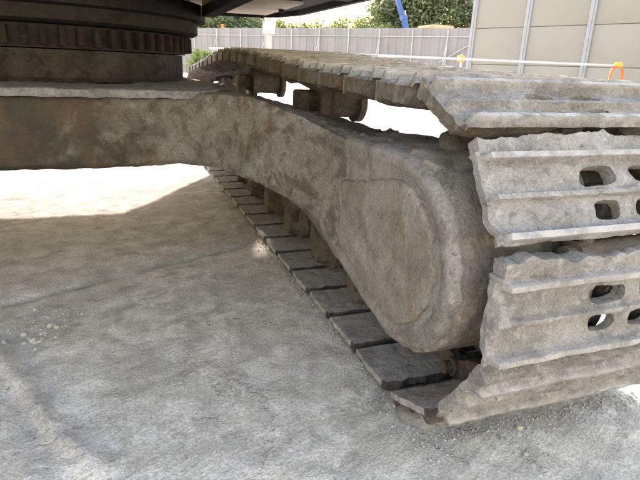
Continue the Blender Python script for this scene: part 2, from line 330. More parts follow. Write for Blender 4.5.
def shoe_mesh(seed, under=0.0, crust=1.0, fine=True, fs=1.0, lump=.3, flat=False, calm=1.0, head=0.0):
    """local x across, y along travel, z outward (0 = pin line)"""
    rnd = random.Random(seed); ox, oy = rnd.uniform(0, 90), rnd.uniform(0, 90)
    nx = 86 if fine else 34
    ss = [-.098,-.090,-.083,-.0785,-.0755,-.0735,-.0685,-.0635,-.0615,-.0575,-.052,-.0455,-.039,-.0325,-.026,-.0195,-.013,-.0075,-.0045,0.,.0045,.0075,.013,.0195,.026,.0325,.039,.0455,.052,.0575,.0605,.063,.0685,.0738,.0765,.079]
    xs = [-.002] + [.004+(W-.008)*(i/(nx-1)) for i in range(nx)] + [W+.002]
    def lift(s):
        if flat: return 0
        return .022*max(0, min(1, (s-.050)/.016)) - .007*max(0, min(1, (-.074-s)/.014))
    def top(x, s):
        h = .018 + max(-.007, min(.006, lift(s)))
        for g, hw, gh in ((-.0685, .0050, .041), (0, .0042, .035), (.0685, .0058, .044)):
            d = abs(s-g); k = 1 if d < hw else max(0, 1-(d-hw)/.0045)
            e = min(1, max(0, (x-.003)/.007), max(0, (W-.003-x)/.007))
            wear = calm*(.004*max(0, nz(x*7+ox, g*50+oy, 3)) + .001*nz(x*40+ox, g*50+oy, 8))
            h = max(h, .018+(gh-.018-wear)*k*e)
        mud = max(0, fbm(x+ox, s*1.3+oy, 0, 9, 3)*.8+.10*calm) * .019*calm + .003*fbm(x+ox, s+oy, 2, 45, 3) + lump*.016*max(0, .15-abs(fbm(x+ox, s*1.6+oy, 4, 20, 3)))*4*max(0, fbm(x+ox, s+oy, 11, 7, 2)+.45)
        if s < -.075: mud += .010*crust*max(0, .5+nz(x*13+ox, 5, oy)); 
        hh = max(h + .0015*fbm(x+ox, s+oy, 1, 60, 2), min(.018+mud, .0395-(1-calm)*.006 + .0015*nz(x*90+ox, s*90, oy)))
        return hh
    def bot(x, s):
        b = .002 + lift(s) + .002*fbm(x+ox, s+oy, 7, 30, 2)
        if under > 0:
            e = min(1, max(.0, x+.014)/.05); mid = 1 if x < .20 else max(0, 1-(x-.20)/.02) if x < .4 else min(1, (x-.40)/.03)
            b -= under*max(0, min(1, (.066-s)/.012))*mid*(.45+.55*e)*(.95+.12*fbm(x+ox, s*2+oy, 9, 16, 3))
        return b
    nX, nS = len(xs), len(ss)
    HO = [(.235, -.0305, .037, .0185), (.349, -.0305, .037, .0185), (.2435, .0305, .029, .0175), (.3405, .0305, .029, .0175)]
    def rho(x, s, h): return ((abs(x-h[0])/h[2])**3.2 + (abs(s-h[1])/h[3])**3.2)**(1/3.2)
    def on(i, j):                                     # cell mask: two pairs of mud holes
        if not (0 <= i < nX-1 and 0 <= j < nS-1): return False
        x = (xs[i]+xs[i+1])/2; s = (ss[j]+ss[j+1])/2
        if abs(s) < .06 and .18 < x < .41 and any(rho(x, s, h) < .93 for h in HO): return False
        return not (i in (0, nX-2) and s < -.083)
    V = []; idx = {}; worn = []
    def vid(i, j, k):
        key = (i, j, k)
        if key not in idx:
            x, s = xs[i], ss[j]
            edge = (.010 if j == 0 else .005 if j == 1 else .0025 if j == nS-1 else 0)*crust*calm
            s2 = (s - (head if j == 0 else 0) + edge*fbm(x+ox, .3*j, oy, 24, 4))*fs
            x2 = x + (.006*nz(s*40+oy, 3, ox) if i in (0, nX-1) else 0)
            z = top(x, s) if k else bot(x, s)
            if i in (0, nX-1) and k: z = min(z, .017)
            if abs(s) < .06 and .18 < x < .41:        # pull the hole's border onto a rounded outline
                cs = [on(i-1, j-1), on(i, j-1), on(i-1, j), on(i, j)]
                if not all(cs):
                    h = min(HO, key=lambda q: rho(x, s, q)); r_ = max(.2, rho(x, s, h)); wv = 1+.07*nz(x*60+ox, s*60, oy)
                    x2 = h[0]+(x-h[0])/r_*wv; s2 = (h[1]+(s-h[1])/r_*wv)*fs
            idx[key] = len(V); V.append((x2, s2, z))
            worn.append(max(0, min(1, (z-.0345)/.007)) if k else 0)
        return idx[key]
    F = []; MI = []
    for i in range(nX-1):
        for j in range(nS-1):
            if not on(i, j): continue
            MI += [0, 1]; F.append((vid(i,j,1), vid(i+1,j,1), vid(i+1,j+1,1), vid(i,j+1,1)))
            F.append((vid(i,j,0), vid(i,j+1,0), vid(i+1,j+1,0), vid(i+1,j,0)))
            for (di, dj, a, b) in ((-1,0,(i,j),(i,j+1)), (1,0,(i+1,j+1),(i+1,j)), (0,-1,(i+1,j),(i,j)), (0,1,(i,j+1),(i+1,j+1))):
                ii, jj = i+di, j+dj
                if 0 <= ii < nX-1 and 0 <= jj < nS-1 and on(ii, jj): continue
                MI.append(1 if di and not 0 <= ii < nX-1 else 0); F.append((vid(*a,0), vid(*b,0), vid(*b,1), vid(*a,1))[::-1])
    m = mesh('track_shoe', V, F, 50)
    at = m.attributes.new('worn', 'FLOAT', 'POINT')
    if len(m.polygons) == len(MI): m.polygons.foreach_set('material_index', MI)
    if len(m.vertices) == len(worn): at.data.foreach_set('value', worn)
    return m
def link_mesh():
    b = MB()
    for sx in (-1, 1):
        x0 = W/2 + sx*.088 - .016; x1 = x0+.032
        prof = [(-.112,-.018),(-.085,-.042),(-.03,-.05),(.03,-.05),(.085,-.042),(.112,-.018),(.105,.004),(.03,.007),(-.03,.007),(-.105,.004)]
        n = len(prof)
        v = [(x0 + (.012 if abs(y) > .08 and sx > 0 else 0), y, z) for y, z in prof] + [(x1 - (.012 if abs(y) > .08 and sx < 0 else 0), y, z) for y, z in prof]
        b.add(v, [tuple(range(n-1, -1, -1)), tuple(range(n, 2*n))] + [(k, (k+1) % n, n+(k+1) % n, n+k) for k in range(n)])
    b.tube([(W/2-.115, -.095, -.014), (W/2+.115, -.095, -.014)], .024, 12)
    b.tube([(W/2-.135, -.095, -.014), (W/2+.135, -.095, -.014)], .016, 10)
    return mesh('track_link', b.v, b.f, 35)
LINK = link_mesh(); LINK.materials.append(M_roller)
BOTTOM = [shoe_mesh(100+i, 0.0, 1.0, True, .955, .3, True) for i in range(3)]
TOPV = [shoe_mesh(200+i, .042, 1.0, True, 1.0, .2, False, .3) for i in range(4)]
FAR = [shoe_mesh(300+i, .03, .6, False) for i in range(2)]
for m_ in BOTTOM: m_.materials.append(M_gap_shade); m_.materials.append(M_shoe_in)
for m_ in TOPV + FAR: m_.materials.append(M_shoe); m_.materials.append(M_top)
def make_track(name, dx, label, detailed):
    body = MB()
    body.lathe_x([(XC-.03+dx, .12), (XC-.03+dx, .29), (XC-.02+dx, .3), (XC+.02+dx, .3), (XC+.03+dx, .29), (XC+.03+dx, .12)], YS, ZS, 48)
    for k in range(11):                               # sprocket teeth between the bushings
        a = .429 + DA*k
        c = Vector((XC+dx, YS-.315*math.sin(a), ZS+.315*math.cos(a))); t = Vector((0, -math.cos(a), -math.sin(a))); n = Vector((0, -math.sin(a), math.cos(a)))
        v = []
        for x in (-.026, .026):
            for (u, w) in ((-.05, -.05), (.05, -.05), (.022, .012), (-.022, .012)): v.append(c + Vector((x, 0, 0)) + t*u + n*w)
        body.add(v, [(0,1,2,3), (7,6,5,4), (0,4,5,1), (1,5,6,2), (2,6,7,3), (3,7,4,0)])
    spk = body.build('sprocket', M_roller, exc)
    tr = MB().lathe_x([(XC-.075+dx,.05),(XC-.075+dx,.235),(XC-.035+dx,.245),(XC-.03+dx,.27),(XC+.03+dx,.27),(XC+.035+dx,.245),(XC+.075+dx,.235),(XC+.075+dx,.05)], YI, ZI, 40).build('idler', M_roller, exc)
    root = obj(name, None, None, exc); root['label'] = label
    for k, c, t, n in shoe_frames():
        # make a right handed frame: x across (+X), y travel, z outward
        n = Vector((1, 0, 0)).cross(t)
        # travel on top is -Y: X x (-Y) = -Z, so outward is the negative
        n = -n
        mw = Matrix(((1, 0, 0, XI+dx), (0, t.y, n.y, c.y), (0, t.z, n.z, c.z), (0, 0, 0, 1)))
        onarc = -1 <= k <= 3
        top = c.z > .6
        if detailed and 0 <= k <= 3:
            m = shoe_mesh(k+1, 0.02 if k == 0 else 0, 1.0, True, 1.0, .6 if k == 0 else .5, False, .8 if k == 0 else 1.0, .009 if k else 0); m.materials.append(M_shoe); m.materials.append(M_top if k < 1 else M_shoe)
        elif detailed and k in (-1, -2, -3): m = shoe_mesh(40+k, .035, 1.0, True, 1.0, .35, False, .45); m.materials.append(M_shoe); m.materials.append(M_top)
        elif c.z < .2: m = BOTTOM[k % 3]
        elif c.y > 3.9 or not detailed: m = FAR[k % 2]
        else: m = TOPV[k % 4]
        obj('track_shoe', m, None, root, mw)
        obj('track_link', LINK, None, root, mw)
    return root
make_track('crawler_track', 0, 'mud caked crawler track with triple grouser steel shoes', True)
GAUGE = -2*(XC-SC[0])
make_track('crawler_track', GAUGE, 'far side crawler track of the same machine', False)

# --- organic loft helper
def loft(rings, nu, sub, rough, rs, closed=True, seed=0, cap0=False, cap1=False):
    """rings: list of polylines (same count). resample each to nu points, subdivide between rings, displace with noise"""
    def resample(pl):
        pts = [Vector(p) for p in pl]; n = len(pts); L = [0]
        for i in range(n if closed else n-1): L.append(L[-1]+(pts[(i+1) % n]-pts[i]).length)
        return pts, L
    out = []
    base = rings
    V = []; rows = []
    for r in range(len(base)-1):
        ns = sub if isinstance(sub, int) else sub[r]
        for q in range(ns + (1 if r == len(base)-2 else 0)):
            t = q/ns; pl = [Vector(a).lerp(Vector(b), t) for a, b in zip(base[r], base[r+1])]
            pts, L = resample(pl); tot = L[-1]; row = []
            # proportional per-edge subdivision keeps corners aligned
            ne = len(pts) if closed else len(pts)-1
            per = nu
            for e in range(ne):
                a, b = pts[e], pts[(e+1) % len(pts)]
                for k in range(per[e]): row.append(a.lerp(b, k/per[e]))
            if not closed: row.append(pts[-1])
            rows.append(row)
    n = len(rows[0]); V = [p for r in rows for p in r]; F = []
    for j in range(len(rows)-1):
        for k in range(n if closed else n-1): F.append((j*n+k, j*n+(k+1) % n, (j+1)*n+(k+1) % n, (j+1)*n+k))
    if cap0: F.append(tuple(range(n-1, -1, -1)))
    if cap1: F.append(tuple((len(rows)-1)*n+k for k in range(n)))
    m = bpy.data.meshes.new('tmp'); m.from_pydata([tuple(p) for p in V], [], F); m.update()
    bm = bmesh.new(); bm.from_mesh(m); bmesh.ops.recalc_face_normals(bm, faces=bm.faces[:]); bm.normal_update()
    if rough:
        dis = [(w, w.normal.copy()) for w in bm.verts]
        for w, nn in dis:
            c = w.co; w.co = c + nn*(rough*fbm(c.x+seed, c.y, c.z, rs, 4))
    bm.to_mesh(m); bm.free(); m.polygons.foreach_set('use_smooth', [True]*len(m.polygons)); m.set_sharp_from_angle(angle=R(48)); m.update(); return m

def cham(pl, c):
    """chamfer the corners of a closed polyline (twice as many points)"""
    pts = [Vector(p) for p in pl]; o = []
    for i, p in enumerate(pts):
        a, b = pts[i-1], pts[(i+1) % len(pts)]
        o.append(p + (a-p).normalized()*c); o.append(p + (b-p).normalized()*c)
    return o
# --- carbody: centre box with four diagonal legs
def sect(yr, yf, zt, zb, x, c=.018, lean=0.0):
    return cham([(x, yr, zt), (x, yr+lean, zb), (x, yf, zb), (x, yf, zt)], c)
NU = [2, 20, 2, 26, 2, 16, 2, 26]
def make_leg_right_rear(mx=lambda p: p):
    """rear leg: sections at the rear-edge points, each section runs away from the camera"""
    # rear edge (x, y), top z, bottom z measured along the leg; front edge y
    st = [(-.69,1.70,.650,.425,2.40), (-.35,1.70,.650,.425,2.42), (-.02,1.70,.650,.425,2.45), (.08,1.70,.650,.43,2.42), (.15,1.692,.651,.432,2.41), (.205,1.662,.653,.436,2.39), (.262,1.595,.655,.438,2.36), (.33,1.482,.655,.422,2.30), (.39,1.384,.637,.402,2.24), (.43,1.316,.617,.380,2.19),
          (.462,1.263,.600,.345,2.15), (.487,1.222,.587,.293,2.12), (.505,1.195,.580,.262,2.10), (.60,1.12,.578,.262,2.08)]
    rings = []
    for x, yr, zt, zb, yf in st:
        k = max(0, min(1, (x-.2)/.3)); xf = x + .10*k           # the far edge of the leg reaches the frame further out
        rings.append(cham([mx((x, yr, zt)), mx((x, yr+.015, zb)), mx((xf, yf, max(zb, .34))), mx((xf, yf, zt-.0))], .016))
    return loft(rings, NU, [26,30,10,6,5,6,7,7,6,5,4,3,7], .0060, 15, True, 3)
leg = make_leg_right_rear()
carb = MB()
# centre box: rear face at y 1.70, front face at y 3.50; octagonal underside
box_r = loft([sect(1.75, 3.50, .645, .435, x) for x in (SC[0]-.34, -.2, -.02)], NU, [6, 8], .009, 10, True, 5, True, True)
carbody = obj('carbody', box_r, M_body, exc); carbody['label'] = 'rust stained centre frame beam under the slewing ring'
obj('leg', leg, M_legx, carbody)
def simple_leg(rings, seed): return obj('leg', loft(rings, [1,4,1,8,1,4,1,8], 4, .008, 9, True, seed, True, True), M_leg, carbody)
def quad_sec(a, b, zt, zb): return cham([(a[0], a[1], zt), (a[0], a[1], zb), (b[0], b[1], zb), (b[0], b[1], zt)], .015)
# front right leg (from the box to the track frame between y 3.35 and 4.3)
simple_leg([quad_sec((-.025, 3.50), (-.025, 2.65), .65, .425), quad_sec((.30, 3.93), (.43, 2.95), .65, .40), quad_sec((.62, 4.28), (.62, 3.36), .60, .27)], 11)
CX = SC[0]
simple_leg([quad_sec((2*CX+.0-CX*0-.02+.04, 3.50), (2*CX+.02, 2.65), .65, .425), quad_sec((2*CX-.30, 3.93), (2*CX-.33, 3.05), .65, .40), quad_sec((2*CX-.62, 4.28), (2*CX-.62, 3.36), .60, .27)], 13)
simple_leg([quad_sec((2*CX+.02, 1.70), (2*CX+.02, 2.45), .65, .425), quad_sec((2*CX-.33, 1.48), (2*CX-.43, 2.3), .65, .42), quad_sec((2*CX-.6, 1.12), (2*CX-.7, 2.08), .58, .262)], 17)
# top plate of the carbody with a dusty rim
oct_ = [(-1.02,1.672),(.215,1.672),(.30,1.80),(.34,2.2),(.34,3.2),(.24,3.5),(-.94,3.5),(-1.04,3.2),(-1.06,1.9)]
def plate_ring(ins, z): return [(SC[0]+(x-SC[0])*(1-ins), 2.6+(y-2.6)*(1-ins), z) for x, y in oct_]
obj('top_plate', loft([plate_ring(.03, .638), plate_ring(.002, .638), plate_ring(0, .641), plate_ring(0, .657), plate_ring(.003, .660), plate_ring(.03, .6615), plate_ring(.4, .661)], [110,14,20,40,14,60,14,40,14], [1,1,3,1,3,6], .0035, 22, True, 8), M_ledge, carbody)
# --- slewing ring: drum, race with bolts, swing frame collar
ring = MB().lathe_z([(.66,.660),(.645,.668),(.632,.674),(.632,.768),(.60,.768)], *SC).build('slewing_ring', M_ring, exc)
race = MB().lathe_z([(.60,.772),(.645,.772),(.645,.848),(.60,.848)], *SC).build('outer_race', M_black, ring)
bm_ = MB().box((-.010, -.02, .004), (.010, .024, .066), .003); LUG = mesh('race_lug', bm_.v, bm_.f, 40); LUG.materials.append(M_lug)
for k in range(72):
    a = 2*math.pi*k/72
    obj('race_lug', LUG, None, ring, Matrix.Translation((SC[0]+.652*math.cos(a), SC[1]+.652*math.sin(a), .776)) @ Matrix.Rotation(a-math.pi/2, 4, 'Z'))
hd = MB().tube([(0,0,0),(0,0,.022)], .016, 6); BOLT = mesh('bolt', hd.v, hd.f, 30); BOLT.materials.append(M_black)
# --- upper structure
up = MB()
up.lathe_z([(.58,.852),(.69,.852),(.705,.862),(.705,.905),(.74,.912),(.74,.975),(.60,.975)], *SC)
upper = up.build('upper_structure', M_black, exc)
deck = MB()
R_T = 1.95
def arc_pts(r, xlo, xhi, n): return [(x, SC[1]-math.sqrt(r*r-(x-SC[0])**2)) for x in [xlo+(xhi-xlo)*i/n for i in range(n+1)]]
def prism(mb, pl, z0, z1):
    n = len(pl); mb.add([(x, y, z0) for x, y in pl] + [(x, y, z1) for x, y in pl], [tuple(range(n-1, -1, -1)), tuple(range(n, 2*n))] + [(k, (k+1) % n, n+(k+1) % n, n+k) for k in range(n)])
DX = 1.40
deck_pl = [(SC[0]-DX, 1.3), (SC[0]+DX+.03, 1.3), (SC[0]+DX+.0, 3.25), (SC[0]+DX-.07, 3.50), (SC[0]+DX-.3, 3.66), (SC[0]+.55, 3.66), (SC[0]+.45, 3.9), (SC[0]-.35, 3.9), (SC[0]-.4, 4.25), (SC[0]-DX, 4.25)]
prism(deck, deck_pl, 1.055, 1.16)
for y in (1.5, 2.2): deck.box((SC[0]-DX+.05, y, 1.01), (SC[0]+DX-.12, y+.06, 1.061))
deck.box((SC[0]-.75, 1.35, .93), (SC[0]-.70, 4.0, 1.061)); deck.box((SC[0]+.70, 1.35, .93), (SC[0]+.75, 2.5, 1.061))
for a_, b_ in zip(deck_pl[1:5], deck_pl[2:6]):        # folded lip round the right hand edge
    a_, b_ = Vector((*a_, 0)), Vector((*b_, 0)); n_ = (b_-a_).normalized(); n_ = Vector((n_.y, -n_.x, 0))*-.03
    deck.add([a_+Vector((0,0,1.03)), b_+Vector((0,0,1.03)), b_+n_+Vector((0,0,1.03)), a_+n_+Vector((0,0,1.03)), a_+Vector((0,0,1.056)), b_+Vector((0,0,1.056)), b_+n_+Vector((0,0,1.056)), a_+n_+Vector((0,0,1.056))],
             [(0,1,2,3), (7,6,5,4), (0,4,5,1), (1,5,6,2), (2,6,7,3), (3,7,4,0)])
deck.build('deck', M_black, upper)
uc = MB(); uc.box((SC[0]+.72, 2.75, 1.038), (SC[0]+DX-.16, 3.50, 1.0535), .004); uc.build('undercover', M_cover, upper)
for (x, y) in ((.56, 3.05), (.86, 3.05), (.56, 3.5), (.86, 3.5)):
    obj('bolt', BOLT, None, upper, Matrix.Translation((x, y, 1.020)))
cw = MB(); prism(cw, arc_pts(R_T, SC[0]-1.36, SC[0]+1.36, 24) + [(SC[0]+1.36, 1.25), (SC[0]-1.36, 1.25)], 1.14, 1.95); cw.build('counterweight', M_paint, upper, 30)
hood = MB().box((SC[0]-1.3, 1.26, 1.165), (SC[0]+1.3, 2.5, 1.92), .05); hood.build('engine_hood', M_paint, upper)
tank = MB().box((SC[0]+.5, 2.55, 1.165), (SC[0]+1.3, 3.45, 1.95), .05); tank.build('side_tank', M_paint, upper)
cab = MB().box((SC[0]-1.36, 2.55, 1.165), (SC[0]-.42, 4.15, 2.85), .07).build('cab', M_paint, upper)
MB().box((SC[0]-1.30, 4.14, 1.5), (SC[0]-.48, 4.165, 2.75), .01).build('windscreen', M_glass, cab)
MB().box((SC[0]-1.375, 2.8, 1.9), (SC[0]-1.35, 4.0, 2.7), .01).build('side_window', M_glass, cab)
bo = MB(); pl = [(3.3,1.3),(3.6,1.2),(5.0,3.2),(6.4,4.2),(8.3,4.3),(8.3,4.55),(6.3,4.75),(4.7,3.9)]
n = len(pl); bo.add([(SC[0]-.28, y, z) for y, z in pl] + [(SC[0]+.28, y, z) for y, z in pl], [tuple(range(n)), tuple(range(2*n-1, n-1, -1))] + [(k, n+k, n+(k+1) % n, (k+1) % n) for k in range(n)])
bo.build('boom', M_paint, upper, 30)

# --- track frame with motor housing (right hand side)
def dring(x, inset, seed=0, ragged=0, ztop=.580, y1=1.26):
    """D outline in YZ: round towards the camera, straight to the leg behind; inset shrinks it"""
    cy, cz, r = .930, .385, .203-inset
    o = []
    for k in range(33):
        a = math.pi/2 + math.pi*k/32                      # top, round the near side, bottom
        yy = cy + (r*1.12)*math.cos(a); zz = cz + r*math.sin(a)
        if ragged: 
            q = ragged*fbm(yy*1+seed, zz, 0, 16, 3); yy += q*math.cos(a); zz += q*math.sin(a)
        o.append((yy, zz))
    yb = y1 - inset*1.0
    zb0 = .262 + inset*.9; zt0 = ztop + .003 - inset
    bot = [(o[-1][0]+(yb-o[-1][0])*t, o[-1][1]+(zb0-o[-1][1])*t) for t in [i/12 for i in range(1, 13)]]
    back = [(yb + (ragged*fbm(t*9, seed, 3, 2) if ragged else 0), zb0+(zt0-zb0)*t) for t in [i/14 for i in range(1, 15)]]
    topl = [(yb+(o[0][0]-yb)*t, zt0+(o[0][1]-zt0)*t) for t in [i/12 for i in range(1, 12)]]
    return [(x, y, z) for y, z in o+bot+back+topl]
def grow(r, cx, dy, f):                                     # scaled copy of a ring about a centre
    return [(cx, dy[0]+(y-dy[0])*f, dy[1]+(z-dy[1])*f) for _, y, z in r]
cc = (.98, .39)
base = dring(.5, 0)
rings = [grow(dring(.5, .02), .511, cc, f) for f in (.02, .25, .5, .75)] + [dring(.5105, .036), dring(.507, .027), dring(.5065, .016), dring(.511, .006), dring(.522, .001), dring(.55, 0), dring(.60, -.002), dring(.68, -.003), dring(.74, 0)]
n = len(rings[0])
hm = loft(rings, [1]*n, [8, 8, 8, 6, 3, 3, 3, 3, 4, 6, 8, 6], .0035, 15, True, 21, True, False)
tframe = obj('track_frame', hm, M_house, exc); tframe['label'] = 'dusty rounded travel motor housing on the track frame'
# raised crust on the inner face
def padr(x, ins):
    o = []
    for _, y, z in dring(x, .050+ins, 4):
        k = max(0, min(1, (y-.90)/.3)); z2 = z - .055*k*(1 if z > .42 else max(0, (z-.30)/.12)); d = Vector((y-1.0, z2-.37)); a = math.atan2(d.y, d.x); d.normalize()
        q = (.004+.010*(z2 > .42))*fbm(math.cos(a)*2+4, math.sin(a)*2, 0, 3.0, 5); o.append((x, y+d.x*q, z2+d.y*q))
    return o
pr = [padr(.512, .0), padr(.5035, .001), padr(.500, .006)]
pr += [grow(pr[-1], .4995, (1.02, .365), f) for f in (.85, .6, .35, .12, .01)]
pm = loft(pr, [1]*n, [3, 2, 4, 8, 8, 8, 3], .0022, 24, True, 33, False, True)
obj('face_pad', pm, M_pad, tframe)
# cracked mud shell over the rim
def shell(a0, a1, x0, x1, off, seed):
    V = []; F = []; na, nx = 120, 18
    for i in range(na+1):
        a = a0+(a1-a0)*i/na
        lo = x0 + .012*fbm(a*2, seed, 0, 3.2, 5); hi = x1 + .02*fbm(a*2, seed+9, 0, 2, 3)
        for j in range(nx+1):
            t = j/nx; x = lo+(hi-lo)*t
            e = min(1, .8+t*3, (1-t)*3, i/3, (na-i)/3)
            rr = .205 + off*e - (1-e)*.004 + .002*fbm(a*3, x*20, seed, 2, 2)
            rr -= max(0, .53-x)*.45
            if j == 0: x += .006; rr -= .010
            V.append((x, .930+rr*1.12*math.cos(a), .385+rr*math.sin(a)))
    for i in range(na):
        for j in range(nx): q = i*(nx+1)+j; F.append((q, q+1, q+nx+2, q+nx+1))
    return mesh('mud_crust', V, F, 60)
obj('mud_crust', shell(R(88), R(268), .520, .75, .007, 2), M_side, tframe)
# frame box behind the housing: inner wall, ridge at x .70, sloping outside
def frame_ring(y, z0, zt): return cham([(.60, y, zt), (.60, y, z0), (1.06, y, z0), (1.06, y, zt-.16), (.72, y, zt)], .012)
fm = loft([frame_ring(y, z0, zt) for y, z0, zt in ((1.02,.30,.560), (1.25,.24,.572), (1.6,.225,.574), (2.2,.225,.574), (3.0,.225,.572), (4.2,.225,.56))], [2,7,2,10,2,6,2,10,2,4], [8,10,12,12,14], .008, 10, True, 9, True, True)
obj('frame_beam', fm, M_leg, tframe)
# soil lying on top of the housing and frame
def soil(name, xlo, xhi, ylo, yhi, zf, seed, amp=.016, nx=60, ny=180):
    V = []; F = []
    for j in range(ny+1):
        for i in range(nx+1):
            u, v = i/nx, j/ny; y = ylo+(yhi-ylo)*v; x = xlo(y)+(xhi(y)-xlo(y))*u
            e = min(1, min(u, 1-u)*7, min(v, 1-v)*9)
            z = zf(x, y) - .012*(1-e) + e*(amp*(.55+fbm(x+seed, y, 0, 12, 4)*.75) + .012*max(0, nz(x, y, seed, 60)-.1))
            V.append((x, y, z))
    for j in range(ny):
        for i in range(nx): q = j*(nx+1)+i; F.append((q, q+1, q+nx+2, q+nx+1))
    return obj(name, mesh(name, V, F, 60), M_soil, tframe)
def lin(y, pts):
    if y <= pts[0][0]: return pts[0][1]
    for (a, b), (c, d) in zip(pts, pts[1:]):
        if y <= c: return b+(d-b)*(y-a)/(c-a)
    return pts[-1][1]
leg_x = [(.93, .56), (1.195, .515), (1.32, .44), (1.48, .345), (1.60, .33), (2.3, .45)]
leg_zz = [(.93, .585), (1.195, .578), (1.316, .612), (1.384, .632), (1.482, .650), (2.3, .650)]
soil('packed_soil', lambda y: lin(y, leg_x)+.018, lambda y: .725, .93, 2.15, lambda x, y: lin(y, leg_zz) + (0.574-lin(y, leg_zz))*max(0, min(1, (x-lin(y, leg_x))/(.62-lin(y, leg_x)+.001)))-.004, 5)
lg = []
for z, q in ((.565, 1.0), (.60, 1.0), (.625, .9), (.640, .55)): lg.append([(.655+.055*q*math.cos(a), .93+.032*q*math.sin(a), z) for a in [2*math.pi*i/20 for i in range(20)]])
obj('guide_lug', loft(lg, [1]*20, 5, .010, 18, True, 4, True, True), M_roller, tframe)
# carrier rollers on brackets
def carrier(y, zt, dx=0):
    r0 = MB().lathe_x([(.735+dx,.03),(.735+dx,.078),(.742+dx,.084),(.768+dx,.084),(.775+dx,.066),(.80+dx,.064),(.88+dx,.064),(.905+dx,.066),(.912+dx,.084),(.938+dx,.084),(.945+dx,.06),(.955+dx,.03)], y, zt-.084, 32, .004, y)
    o = r0.build('carrier_roller', M_roller, exc)
    b = MB().tube([(.66+dx, y, zt-.084), (.74+dx, y, zt-.084)], .045, 16); b.box((.655+dx, y-.045, .50), (.70+dx, y+.045, zt-.04), .01)
    b.build('roller_bracket', M_roller, o)
for y, z in ((2.10, .694), (3.28, .725)): carrier(y, z)
for y, z in ((2.10, .694), (3.28, .725)): carrier(y, z, GAUGE)
# bottom rollers with end collars
def bottom(y, dx=0):
    o = MB().lathe_x([(.64+dx,.02),(.64+dx,.05),(.665+dx,.058),(.68+dx,.062),(.69+dx,.095),(.715+dx,.095),(.72+dx,.078),(.78+dx,.076),(.90+dx,.076),(.96+dx,.078),(.965+dx,.095),(.99+dx,.095),(1.0+dx,.06),(1.04+dx,.05),(1.04+dx,.02)], y, .09, 28, .006, y*3).build('bottom_roller', M_roller, exc)
    rg = []
    for z, q in ((.045, .5), (.07, .85), (.11, 1.0), (.16, 1.05), (.20, 1.15), (.25, 1.3)):
        rg.append([(.672+dx+.036*q*math.copysign(abs(math.cos(a))**.7, math.cos(a)), y+.058*q*math.copysign(abs(math.sin(a))**.7, math.sin(a)), z) for a in [2*math.pi*i/24 for i in range(24)]])
    obj('roller_collar', loft(rg, [1]*24, 4, .012, 14, True, y*5, True, True), M_roller, o)
for k in range(8): bottom(1.40+k*.37)
lf = loft([cham([(x0+GAUGE, y, zt) , (x0+GAUGE, y, .225), (x1+GAUGE, y, .225), (x1+GAUGE, y, zt)], .012) for y, zt, x0, x1 in ((.80,.57,.60,1.1), (4.2,.56,.60,1.1))], [1,4,1,4,1,4,1,4], 20, .006, 9, True, 19, True, True)
obj('track_frame', lf, M_house, exc)
# final drive drum between housing and sprocket
MB().lathe_x([(.72,.05),(.72,.18),(.80,.19),(.87,.20),(.95,.2),(1.04,.18),(1.05,.05)], YS, ZS, 40, .004).build('final_drive', M_roller, exc)

# ------------------------------------------------------------------ loose stones
def stone_mesh(seed):
    bm = bmesh.new(); bmesh.ops.create_icosphere(bm, subdivisions=2, radius=1)
    for w in bm.verts:
        d = w.co.normalized(); w.co = d*(1+.45*nz(d.x*1.3+seed*3.7, d.y*1.3, d.z*1.3)+.15*nz(d.x*4, d.y*4+seed, d.z*4)); w.co.z *= .72
    m = bpy.data.meshes.new('stone'); bm.to_mesh(m); bm.free(); m.materials.append(M_stone); return m
SM = [stone_mesh(i) for i in range(6)]
def stone(x, y, r, label, group=None):
    m = Matrix.Translation((x, y, ground_z(x, y)+r*.25)) @ Matrix.Rotation(random.uniform(0, 6), 4, 'Z') @ Matrix.Diagonal((r, r*random.uniform(.7, 1), r, 1))
    o = obj('stone', random.choice(SM), None, None, m); tag(o, label, 'stone', group)
rs = random.Random(3)
for i in range(84):
    t = rs.random(); cx, cy = (-.31+.10*t, 1.51+.12*t) if i > 24 else (-.315, 1.515)
    x = cx+rs.gauss(0, .045); y = cy+rs.gauss(0, .05); r = .0022+.0045*rs.random()**2.5 if i > 6 else .0065+.0045*rs.random()
    stone(x, y, r, 'pale crumb of rubble in the loose heap on shaded ground' if i > 6 else 'larger pale rubble lump among the crumbs of the loose heap', 'rubble crumbs in a loose heap' if i > 6 else 'larger lumps of the rubble heap')
stone(.773, .765, .010, 'single brown stone lying in front of the track shoes')
for i in range(18):
    x = rs.uniform(-.9, 1.0); y = rs.uniform(.7, 2.9)
    if x > .45: y = rs.uniform(.55, .74); 
    stone(x, y, rs.uniform(.002, .0042), 'tiny grit pebble scattered on the bare ground', 'scattered grit pebbles')

